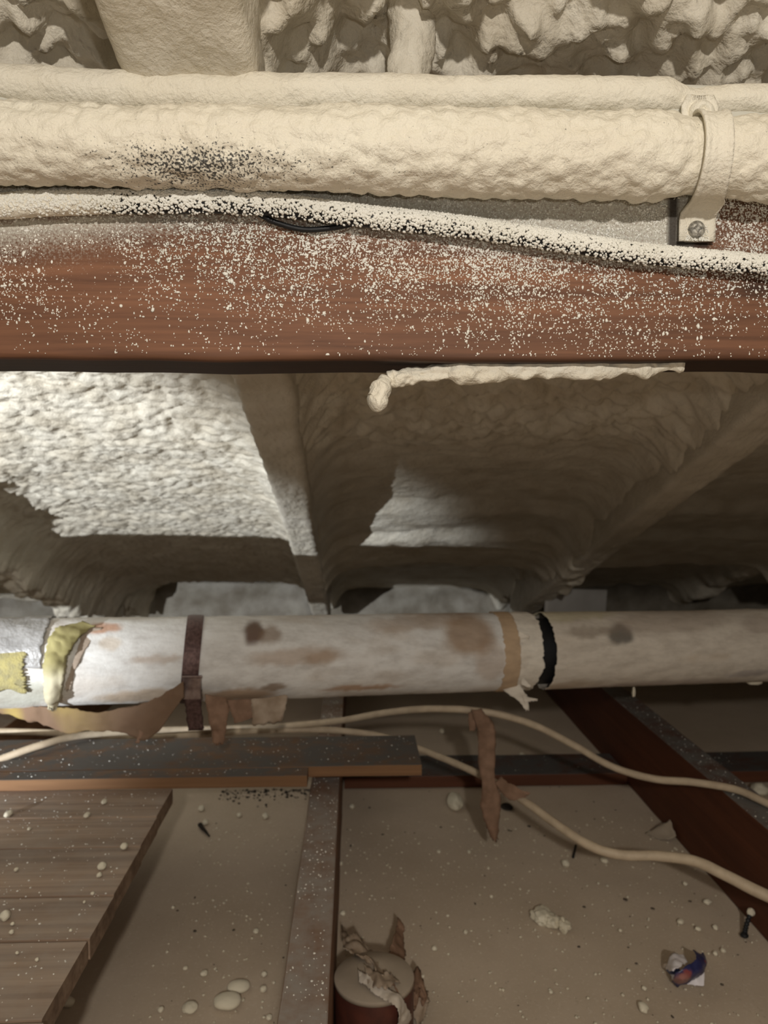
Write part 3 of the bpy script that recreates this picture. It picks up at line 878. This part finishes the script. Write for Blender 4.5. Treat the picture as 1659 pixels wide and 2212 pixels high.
ribbon('yellow_collar', [skin(178, 1346, .006), skin(128, 1356, .012), skin(104, 1392, .014), skin(96, 1440, .013), skin(98, 1495, .012), skin(106, 1530, .012)], [skin(206, 1352, .004), skin(172, 1374, .008), skin(150, 1408, .012), skin(138, 1450, .012), skin(130, 1495, .012), skin(118, 1532, .013)], M['kraft_vc'], wp, 60, 16, .009, .004, .004, 17, curl=.004, attrs=YC, cs=.018, rag=.003)
ribbon('collar_shade', [skin(180, 1356, .003), skin(168, 1400, .003), skin(155, 1440, .004), skin(140, 1490, .004)], [skin(224, 1356, .002), skin(186, 1400, .002), skin(166, 1440, .003), skin(152, 1492, .004)], M['paper'], wp, 40, 9, .002, .003, .001, 18, attrs=lambda v: {'Col': np.repeat(np.array([[.40, .32, .25]]), len(v), 0)})  # thin brown strip standing in for the shade beside the yellow collar
# kraft paper torn loose beneath
def kc(v):
    y_ = sstep(.0, .35, fbm(v, .05, 2, 7))[:, None] * sstep(-.28, -.42, v[:, 0])[:, None]
    return {'Col': np.array([[.17, .105, .065]]) * (1 - y_) + np.array([[.30, .22, .07]]) * y_}
ribbon('torn_kraft', [(-40, 1505, .975), (60, 1522, .97), (150, 1532, .965), (250, 1534, .96), (330, 1512, .95), (397, 1470, .95)], [(-40, 1528, .975), (60, 1556, .97), (150, 1584, .965), (240, 1578, .96), (322, 1596, .952), (398, 1505, .95)], M['kraft_vc'], wp, 70, 14, .006, 0, .001, 21, attrs=kc)
ribbon('torn_kraft', [(300, 1552, .955), (300, 1585, .955), (292, 1604, .955)], [(310, 1550, .955), (310, 1582, .955), (300, 1606, .955)], M['kraft'], wp, 14, 5, .002, .001, .001, 22)
ribbon('torn_kraft', [(444, 1500, .965), (448, 1535, .96), (456, 1570, .96), (462, 1604, .962)], [(486, 1508, .968), (494, 1535, .962), (488, 1572, .96), (484, 1602, .962)], M['kraft'], wp, 34, 9, .006, .003, .001, 23)
ribbon('torn_kraft', [(488, 1512, .985), (500, 1540, .98), (506, 1562, .98)], [(560, 1510, .99), (566, 1535, .985), (552, 1548, .985)], M['kraft'], wp, 24, 9, .005, .002, .001, 24)
ribbon('torn_kraft', [(540, 1510, .985), (545, 1535, .98), (545, 1562, .98)], [(622, 1502, .99), (618, 1530, .985), (606, 1558, .985)], M['scrap'], wp, 24, 12, .005, .003, .001, 25)
# little drips hanging from the right jacket
for (x, y, r_) in ((1369, 1502, .0028), (1630, 1478, .005)):
    c0 = on_pipe(x)
    c1 = px(x, y, c0[1] - .005)
    blob('foam_drip', c1 + np.array([0, 0, .004]), (r_ * (1 if x < 1500 else 2.6), r_, .008 if x < 1500 else .005), M['foam_chip'], wp, .4, int(x))

# steel strap with its clip round the pipe
hs = thing('hanger_strap', 'brown steel strap clipped round the white pipe with a hanging tail', 'strap', tuple(px(420, 1578, .945)))
c0 = on_pipe(424)
aa = np.linspace(0, 2 * np.pi, 90, endpoint=False)
W_ = np.cross(np.array([0, 0, 1.0]), AX)
def bandpt(a, u, r): return c0 + AX * (u - 0.006 * (1 - math.cos(a)) * 0.9) + np.array([0, 0, 1]) * math.cos(a) * r - np.array([-AX[1], AX[0], 0]) * math.sin(a) * r
V = np.array([[bandpt(a, u, r) for (u, r) in ((-.0105, RP + .001), (-.0105, RP + .0034), (-.005, RP + .0040), (.005, RP + .0040), (.0105, RP + .0034), (.0105, RP + .001))] for a in aa])
n_, m_ = V.shape[:2]
F = np.array([[(i % n_) * m_ + j, (i % n_) * m_ + (j + 1) % m_, ((i + 1) % n_) * m_ + (j + 1) % m_, ((i + 1) % n_) * m_ + j] for i in range(n_) for j in range(m_)])
add('band', V.reshape(-1, 3), F, M['strap'], hs, smooth=False)
y0 = c0[1] - RP
cl = px(415, 1482, y0 - .004)
bar('clip', cl + np.array([0, 0, -.016]), cl + np.array([0, 0, .011]), .0225, .0055, M['clip'], hs, r=.001, n=12, up=(0, 1, 0))
lp_ = px(415, 1462, y0 - .006)
bar('clip_lip', lp_ + np.array([-.0125, 0, 0]), lp_ + np.array([.0125, 0, 0]), .003, .003, M['clip'], hs, r=.001, n=6)
ribbon('tail', [(400, 1490, y0 - .005), (399, 1520, y0 - .002), (402, 1550, y0 + .002), (406, 1578, y0 + .004)], [(435, 1490, y0 - .005), (434, 1520, y0 - .002), (437, 1550, y0 + .002), (438, 1577, y0 + .004)], M['strap'], hs, 20, 6, .0006, 0, .0012, 9)

# ------------------------------------------------------------------ cables on the floor side
ca = [(-90, 1672, 1.09), (0, 1640, 1.10), (90, 1609, 1.12), (180, 1588, 1.17), (320, 1578, 1.22), (480, 1574, 1.25), (620, 1568, 1.25), (740, 1556, 1.22), (830, 1540, 1.18), (930, 1531, 1.14), (1050, 1538, 1.12), (1150, 1565, 1.12), (1240, 1610, 1.12), (1320, 1655, 1.12), (1410, 1682, 1.09), (1500, 1690, 1.06), (1590, 1706, 1.02), (1659, 1736, .98), (1800, 1800, .93), (2200, 1930, .86)]
tube('floor_cable', spline([px(*p) for p in ca], 260), 0.0052, 16, M['cable'], disp=lambda V: 0.0004 * fbm(V, .02, 2, 5),
     label='cream cable arching behind the brown paper strip and over the dark red joist', cat='cable')
cb = [(-90, 1580, 1.24), (0, 1580, 1.245), (110, 1583, 1.25), (260, 1594, 1.25), (400, 1590, 1.25), (520, 1580, 1.25), (640, 1576, 1.25), (740, 1579, 1.25), (830, 1592, 1.25), (915, 1621, 1.20), (1030, 1670, 1.12), (1120, 1722, 1.05), (1250, 1813, .955), (1330, 1845, .93), (1420, 1849, .92), (1500, 1860, .90), (1570, 1892, .875), (1659, 1936, .85), (1800, 1990, .83), (2200, 2080, .80)]
tube('floor_cable', spline([px(*p) for p in cb], 280), np.interp(np.linspace(0, 1, 280), [0, .55, .75, 1], [.0052, .0054, .0064, .0072]), 16, M['cable'], disp=lambda V: 0.0004 * fbm(V, .02, 2, 6),
     label='cream cable passing under the plank end and dipping low across the drywall', cat='cable')

ps = thing('paper_strip', 'brown kraft paper strip hanging from the arching cream cable', 'paper strip', tuple(px(1060, 1815, 1.05)))
ribbon('strip', [(1018, 1534, 1.10), (1030, 1575, 1.085), (1034, 1640, 1.07), (1041, 1700, 1.06), (1039, 1750, 1.055), (1050, 1785, 1.05), (1062, 1812, 1.05)], [(1040, 1530, 1.10), (1068, 1570, 1.08), (1071, 1620, 1.07), (1069, 1680, 1.06), (1081, 1720, 1.055), (1080, 1770, 1.05), (1074, 1812, 1.05)], M['kraft'], ps, 60, 10, .006, .004, .001, 31, curl=.004)
ribbon('fold', [(1012, 1540, 1.10), (1013, 1560, 1.095), (1016, 1578, 1.095)], [(1030, 1536, 1.10), (1031, 1560, 1.095), (1026, 1578, 1.095)], M['kraft'], ps, 14, 5, .003, .002, .001, 32)
ribbon('fold', [(1068, 1690, 1.06), (1082, 1712, 1.045), (1100, 1728, 1.035), (1135, 1722, 1.03)], [(1082, 1676, 1.06), (1098, 1690, 1.045), (1118, 1700, 1.035), (1145, 1716, 1.03)], M['kraft'], ps, 20, 7, .005, .002, .001, 33)

# ------------------------------------------------------------------ things lying on the drywall
tc = np.array([0.0195, 0.764, 0.0]); TH = 0.070; TR = 0.0405
tin = thing('round_tin', 'round maroon tin with a dusty beige lid standing against the centre joist', 'tin', tuple(tc))
aa = np.linspace(0, 2 * np.pi, 64, endpoint=False)
def rings(rows, c):
    return np.array([np.stack([c[0] + r * np.cos(aa), c[1] + r * np.sin(aa), np.full(64, z)], -1) for r, z in rows])
Vt = rings([(TR * .97, 0), (TR, .002), (TR, TH - .004), (TR * .985, TH - .002)], tc)
add('side', np.vstack([Vt.reshape(-1, 3), Vt[0].mean(0), Vt[-1].mean(0)]), [grid_faces(4, 64, True), cap_faces(4, 64, 256)], M['maroon'], tin)
Vt = rings([(TR * 1.01, TH - .005), (TR * 1.01, TH - .0008), (TR * .995, TH), (TR * .5, TH + .0004), (TR * .1, TH + .0004)], tc)
add('lid', np.vstack([Vt.reshape(-1, 3), Vt[0].mean(0), Vt[-1].mean(0)]), [grid_faces(5, 64, True), cap_faces(5, 64, 320)], M['lid'], tin)

tp = thing('torn_paper', 'crumpled torn paper scraps draped beside the maroon tin', 'paper scraps', tuple(pz(850, 2100, 0)))
def flo(x, y, h): 
    p = pz(x, y, h); return (x, y, p[1])
ribbon('paper_fold', [flo(738, 2008, .045), flo(775, 2028, .055), flo(815, 2062, .06), flo(856, 2088, .05), flo(898, 2112, .03), flo(922, 2150, .008)], [flo(742, 2048, .074), flo(775, 2064, .077), flo(806, 2084, .078), flo(830, 2118, .076), flo(856, 2142, .055), flo(890, 2176, .012)], M['scrap'], tp, 80, 24, .020, .004, .001, 41, cs=.016, rag=.004)
ribbon('paper_fold', [flo(860, 1990, .05), flo(848, 2030, .05), flo(832, 2070, .05), flo(824, 2100, .06)], [flo(872, 1998, .045), flo(872, 2040, .035), flo(874, 2075, .035), flo(866, 2112, .045)], M['kraft'], tp, 50, 12, .012, .003, .001, 42, rag=.003, cs=.018)
ribbon('paper_fold', [flo(774, 2100, .078), flo(800, 2118, .081), flo(835, 2132, .081), flo(868, 2158, .072), flo(886, 2186, .05), flo(880, 2232, .02)], [flo(776, 2128, .0745), flo(800, 2142, .075), flo(830, 2156, .0755), flo(858, 2178, .072), flo(860, 2205, .055), flo(852, 2237, .02)], M['scrap_white'], tp, 70, 14, .008, .003, .001, 43, rag=.003, cs=.015)
ribbon('paper_fold', [flo(866, 2084, .03), flo(892, 2100, .035), flo(918, 2130, .03), flo(926, 2168, .008)], [flo(842, 2128, .07), flo(866, 2152, .062), flo(888, 2170, .04), flo(900, 2186, .008)], M['kraft'], tp, 60, 20, .022, .003, .001, 44, rag=.004, cs=.014)
ribbon('paper_fold', [flo(786, 2094, .078), flo(830, 2108, .082), flo(876, 2092, .05)], [flo(796, 2122, .078), flo(838, 2138, .083), flo(890, 2118, .05)], M['scrap'], tp, 60, 16, .016, .003, .001, 45, rag=.004, cs=.014)
ribbon('paper_fold', [flo(880, 2148, .03), flo(890, 2178, .018), flo(898, 2204, .003)], [flo(914, 2126, .03), flo(924, 2160, .016), flo(920, 2196, .003)], M['scrap'], tp, 40, 12, .012, .003, .001, 46, rag=.003, cs=.014)

# candy wrapper
wr = thing('crumpled_wrapper', 'crumpled white and dark blue wrapper with red print on the drywall', 'wrapper', tuple(pz(1480, 2110, 0)))
ribbon('white_panel', [flo(1438, 2094, .010), flo(1441, 2074, .020), flo(1455, 2063, .026), flo(1478, 2066, .022)], [flo(1444, 2098, .018), flo(1455, 2097, .030), flo(1466, 2090, .032), flo(1484, 2078, .026)], M['wrap_white'], wr, 30, 12, .006, 0, .0006, 51, cs=.012)
def bluecol(v):
    t = fbm(v, .012, 3, 61)
    c = np.repeat(np.array([[.028, .032, .105]]), len(v), 0)
    r = sstep(.25, .4, t)[:, None]
    c = c * (1 - r) + np.array([[.24, .06, .06]]) * r
    ctr = pz(1470, 2112, .018)
    w = (1 - sstep(.006, .012, np.linalg.norm((v - ctr) * np.array([1, .5, 1]), axis=1)))[:, None] * .8
    return {'Col': c * (1 - w) + np.array([[.34, .16, .13]]) * w}
ribbon('printed_band', [flo(1498, 2054, .030), flo(1505, 2068, .034), flo(1490, 2080, .034), flo(1473, 2092, .032), flo(1456, 2108, .022), flo(1452, 2122, .006)], [flo(1517, 2056, .020), flo(1526, 2076, .020), flo(1522, 2096, .018), flo(1508, 2110, .014), flo(1488, 2122, .008), flo(1468, 2128, .003)], M['wrap_print'], wr, 50, 14, .004, .002, .0006, 52, curl=.004, attrs=bluecol, cs=.012)
ribbon('blue_fold', [flo(1438, 2094, .010), flo(1450, 2098, .014), flo(1468, 2092, .02)], [flo(1446, 2104, .004), flo(1456, 2106, .008), flo(1470, 2100, .016)], M['wrap_print'], wr, 16, 6, .002, 0, .0006, 53, attrs=lambda v: {'Col': np.repeat(np.array([[.03, .06, .20]]), len(v), 0)})
ribbon('white_flap', [flo(1480, 2124, .002), flo(1500, 2114, .008), flo(1522, 2098, .014)], [flo(1484, 2127, .001), flo(1505, 2130, .002), flo(1521, 2130, .003)], M['wrap_white'], wr, 24, 10, .002, 0, .0006, 54)
ribbon('white_flap', [flo(1447, 2104, .008), flo(1450, 2114, .006), flo(1455, 2120, .003)], [flo(1460, 2104, .012), flo(1462, 2114, .01), flo(1466, 2122, .004)], M['wrap_white'], wr, 12, 6, .002, 0, .0006, 55)

# screw leaning at the foot of the red joist, short nail on the drywall
nl = thing('old_screw', 'dark screw leaning against the foot of the dark red joist', 'screw', tuple(pz(1608, 2022, 0)))
sp = np.array([pz(1608, 2020, .003), px(1612, 2000, pz(1608, 2020, 0)[1] + .004), px(1622, 1970, pz(1608, 2020, 0)[1] + .012)])
tube('shank', spline(sp, 30), .0028 + .0006 * np.sin(np.arange(30) * 1.6), 10, M['nail'], nl)
blob('screw_head', sp[0], (.005, .005, .003), M['nail'], nl, .05, 3)
blob('foam_cap', sp[2], (.005, .004, .005), M['foam_chip'], nl, .4, 4)
n0, n1 = pz(1238, 1852, .003), pz(1244, 1826, .003)
tube('short_nail', spline([n0, (n0 + n1) / 2, n1], 16), .0018, 8, M['nail'], label='short dark nail lying on the drywall under the cream cable', cat='nail')
c = pz(1095, 1745, .0)
blob('dark_knot', c + np.array([0, 0, .002]), (.0105, .014, .003), M['dirt'], amp=.12, seed=5, label='flat dark disc on the drywall beside the hanging paper strip', cat='debris')

# drywall paper peeled up at the foot of the red joist
ribbon('peeled_paper', [flo(1392, 1800, .001), flo(1420, 1784, .012), flo(1448, 1770, .03)], [flo(1420, 1812, .001), flo(1450, 1812, .006), flo(1462, 1806, .012)], M['lid'], None, 24, 9, .003, .002, .0008, 71, label='peeled tan paper flake standing at the foot of the dark red joist', cat='paper flake')

# foam pieces: larger ones singly
def chunk(x, y, sx_, sy_, z, seed, h=.55, group=None, label=None, amp=.28, name='foam_crumb', mat='foam_chip'):
    c_ = pz(x, y, z)
    k_ = c_[1] / F_PX
    rx = sx_ * k_ / 2
    ry = sy_ * k_ / 2 / math.sin(math.atan2(ZC - z, c_[1])) * .6
    hz_ = min(rx, ry) * h
    if label is None:
        p = c_
        if p[1] > 1.40: label, group = 'tiny foam crumb on the drywall beyond the plank, below the cream cables', 'crumbs beyond the wall plate'
        elif p[0] < -0.07: label, group = ('foam crumb on the drywall close to the dark dirt by the batten', 'crumbs by the batten') if p[1] > 1.2 else ('foam crumb near the flat foam dollops between deck and joist', 'crumbs round the dollops')
        elif p[0] < 0.0: label, group = 'foam crumb at the foot of the dusty centre joist', 'crumbs at the centre joist'
        elif np.hypot(p[0] - 0.40, p[1] - 0.91) < 0.14: label, group = 'foam crumb on the drywall around the crumpled wrapper', 'crumbs round the wrapper'
        elif y < 1900: label, group = 'foam crumb on the drywall close under the cream cable and paper strip', 'crumbs under the cable'
        elif np.hypot(p[0] - 0.085, p[1] - 0.80) < 0.09: label, group = 'foam crumb beside the torn paper scraps', 'crumbs by the torn paper'
        else: label, group = 'foam crumb on the open drywall between tin and ragged foam clump', 'crumbs on the open drywall'
    return blob(name, c_ + np.array([0, 0, hz_ * .8]), (rx, ry, hz_), M[mat], amp=amp, seed=seed, label=label, cat='foam', group=group)
chunk(516, 2138, 50, 38, .0, 1, .5, None, 'flat foam dollop touching a bigger dollop on the drywall', .1, 'foam_dollop')
chunk(491, 2172, 62, 50, .0, 2, .5, None, 'largest flat foam dollop on the drywall between deck and joist', .1, 'foam_dollop')
chunk(410, 2182, 34, 34, .0, 3, .5, None, 'lobed foam dollop with a small knob beside the largest dollop', .25, 'foam_dollop')
chunk(983, 1741, 36, 44, .0, 4, .8, None, 'pale upright foam chunk on the drywall in front of the wall plate', .3, 'foam_chunk')
cr_ = thing('foam_clump', 'ragged off-white foam clump in two pieces on the open drywall', 'foam', tuple(pz(1190, 1990, 0)))
for (x, y, a_, b_, s_) in ((1172, 1985, 50, 38, 61), (1190, 1998, 36, 24, 62), (1217, 2006, 26, 26, 63)):
    c_ = pz(x, y, 0); k_ = c_[1] / F_PX
    blob('lump', c_ + np.array([0, 0, .005]), (a_ * k_ / 2, b_ * k_ * .8, .007), M['foam_chip'], cr_, .55, s_, scale=.5)
chunk(1389, 2182, 22, 30, .0, 7, .8, None, 'yellowish foam nugget on the drywall near the wrapper', .25, 'foam_chunk')
chunk(146, 2172, 32, 24, .0, 8, .8, None, 'foam chunk lying on the drywall right below the deck board ends', .2, 'foam_chunk')
chunk(1640, 1716, 40, 26, .0, 9, .7, None, 'foam lump lying behind the dark red joist', .3, 'foam_chunk')
for i, (x, y, a_) in enumerate([(440, 2107, 15), (400, 2094, 10), (571, 2108, 13), (569, 2141, 16), (347, 2185, 14), (435, 1750, 13), (444, 1780, 13), (517, 1763, 10), (573, 1766, 13), (197, 2057, 14), (374, 1962, 8),
                               (553, 2015, 12), (760, 1745, 12), (1222, 1870, 17), (1305, 1863, 15), (1340, 2012, 8), (1470, 1995, 14), (1508, 2010, 12), (1527, 1952, 14), (1562, 2057, 12), (1545, 2063, 12), (1392, 2138, 11),
                               (1545, 2007, 12), (948, 1842, 9), (1013, 1842, 8), (1055, 1877, 7), (1061, 1939, 8), (1006, 2016, 10), (938, 2052, 12), (967, 1980, 7), (1190, 2145, 9), (1480, 1912, 10), (1188, 2140, 7), (893, 2106, 11), (914, 2111, 8), (581, 2202, 14), (955, 1583, 11), (1128, 1635, 13), (736, 1868, 10), (740, 1976, 12)]):
    chunk(x, y, a_, a_, 0.0 if i not in (37,) else .0, 100 + i, .8)
for i, (x, y, a_) in enumerate([(188, 1765, 13), (35, 1881, 9), (18, 1763, 16), (63, 1793, 8), (200, 1932, 8), (182, 1950, 6), (153, 2012, 7), (25, 2016, 10), (225, 1735, 12), (27, 1998, 8)]):
    chunk(x, y, a_, a_, JT + .0205, 200 + i, .8, *(('crumbs on the far deck boards', 'tiny foam crumb on the deck boards next to the batten') if y < 1800 else ('crumbs on the deck boards', 'tiny foam crumb on the deck board beside the wide joint')))
DK = JT + .0205
chunk(268, 1833, 16, 16, DK, 301, .8, None, 'oval foam crumb near the cut ends of the deck boards')
chunk(220, 1876, 18, 17, DK, 302, .8, None, 'bigger of two touching foam crumbs over the dark knot on the deck')
chunk(215, 1893, 11, 11, DK, 303, .8, None, 'smaller of two touching foam crumbs over the dark knot on the deck')
chunk(11, 1985, 24, 22, DK, 304, .8, None, 'largest foam crumb on the deck boards')
chunk(80, 2075, 8, 8, DK, 305, .8, 'crumbs on the cut board', 'tiny foam crumb on the deck board past the wide joint')
chunk(37, 2060, 7, 7, DK, 306, .8, 'crumbs on the cut board', 'tiny foam crumb on the deck board past the wide joint')
dust('foam_dust', -0.24, 0.51, 0.55, 1.27, 0.0, 2600, None, dict(label='fine white foam dust scattered over the drywall floor', cat='foam dust'), .0004, .0022, 'foam_chip')

# dirt swept against the batten, in the bay beside the deck
k = 420
cx_ = rng.uniform(-0.245, -0.07, k); cy_ = 1.41 - np.abs(rng.normal(0, .022, k))
s = .0005 + .0028 * rng.random(k) ** 4
scatter('dark_dirt', np.stack([cx_, cy_, s * .3], -1), np.stack([s, s, s * .5], -1), M['dirt'], label='dark crumbly dirt on the drywall below the batten', cat='dirt', kind='stuff')

k = 220
s = .0004 + .0015 * rng.random(k) ** 4
scatter('dark_grit', np.stack([rng.uniform(-0.24, 0.51, k), rng.uniform(.55, 1.4, k), s * .3], -1), np.stack([s * rng.uniform(.7, 2.2, k), s * rng.uniform(.7, 2.2, k), s * .5], -1), M['grit'], label='fine dark grit scattered over the drywall floor', cat='grit', kind='stuff')
tw = [pz(432, 1782, .003), pz(440, 1792, .004), pz(452, 1806, .003)]
tube('dark_splinter', spline(tw, 14), np.interp(np.linspace(0, 1, 14), [0, .3, 1], [.004, .0035, .001]), 8, M['dirt'], disp=lambda V: .001 * fbm(V, .006, 2, 4), label='dark wood splinter on the drywall beside the deck', cat='splinter')

# pale board propped at the eave beyond the right rafter
pbd = px(1270, 1292, 2.05)
bar('pale_panel', px(1180, 1300, 2.0) + np.array([0, 0, -.02]), px(1305, 1300, 2.16) + np.array([0, 0, -.02]), .012, .11, M['panel'], None, r=.001, n=10, label='pale board propped at the eave under the foamed right rafter', cat='board')
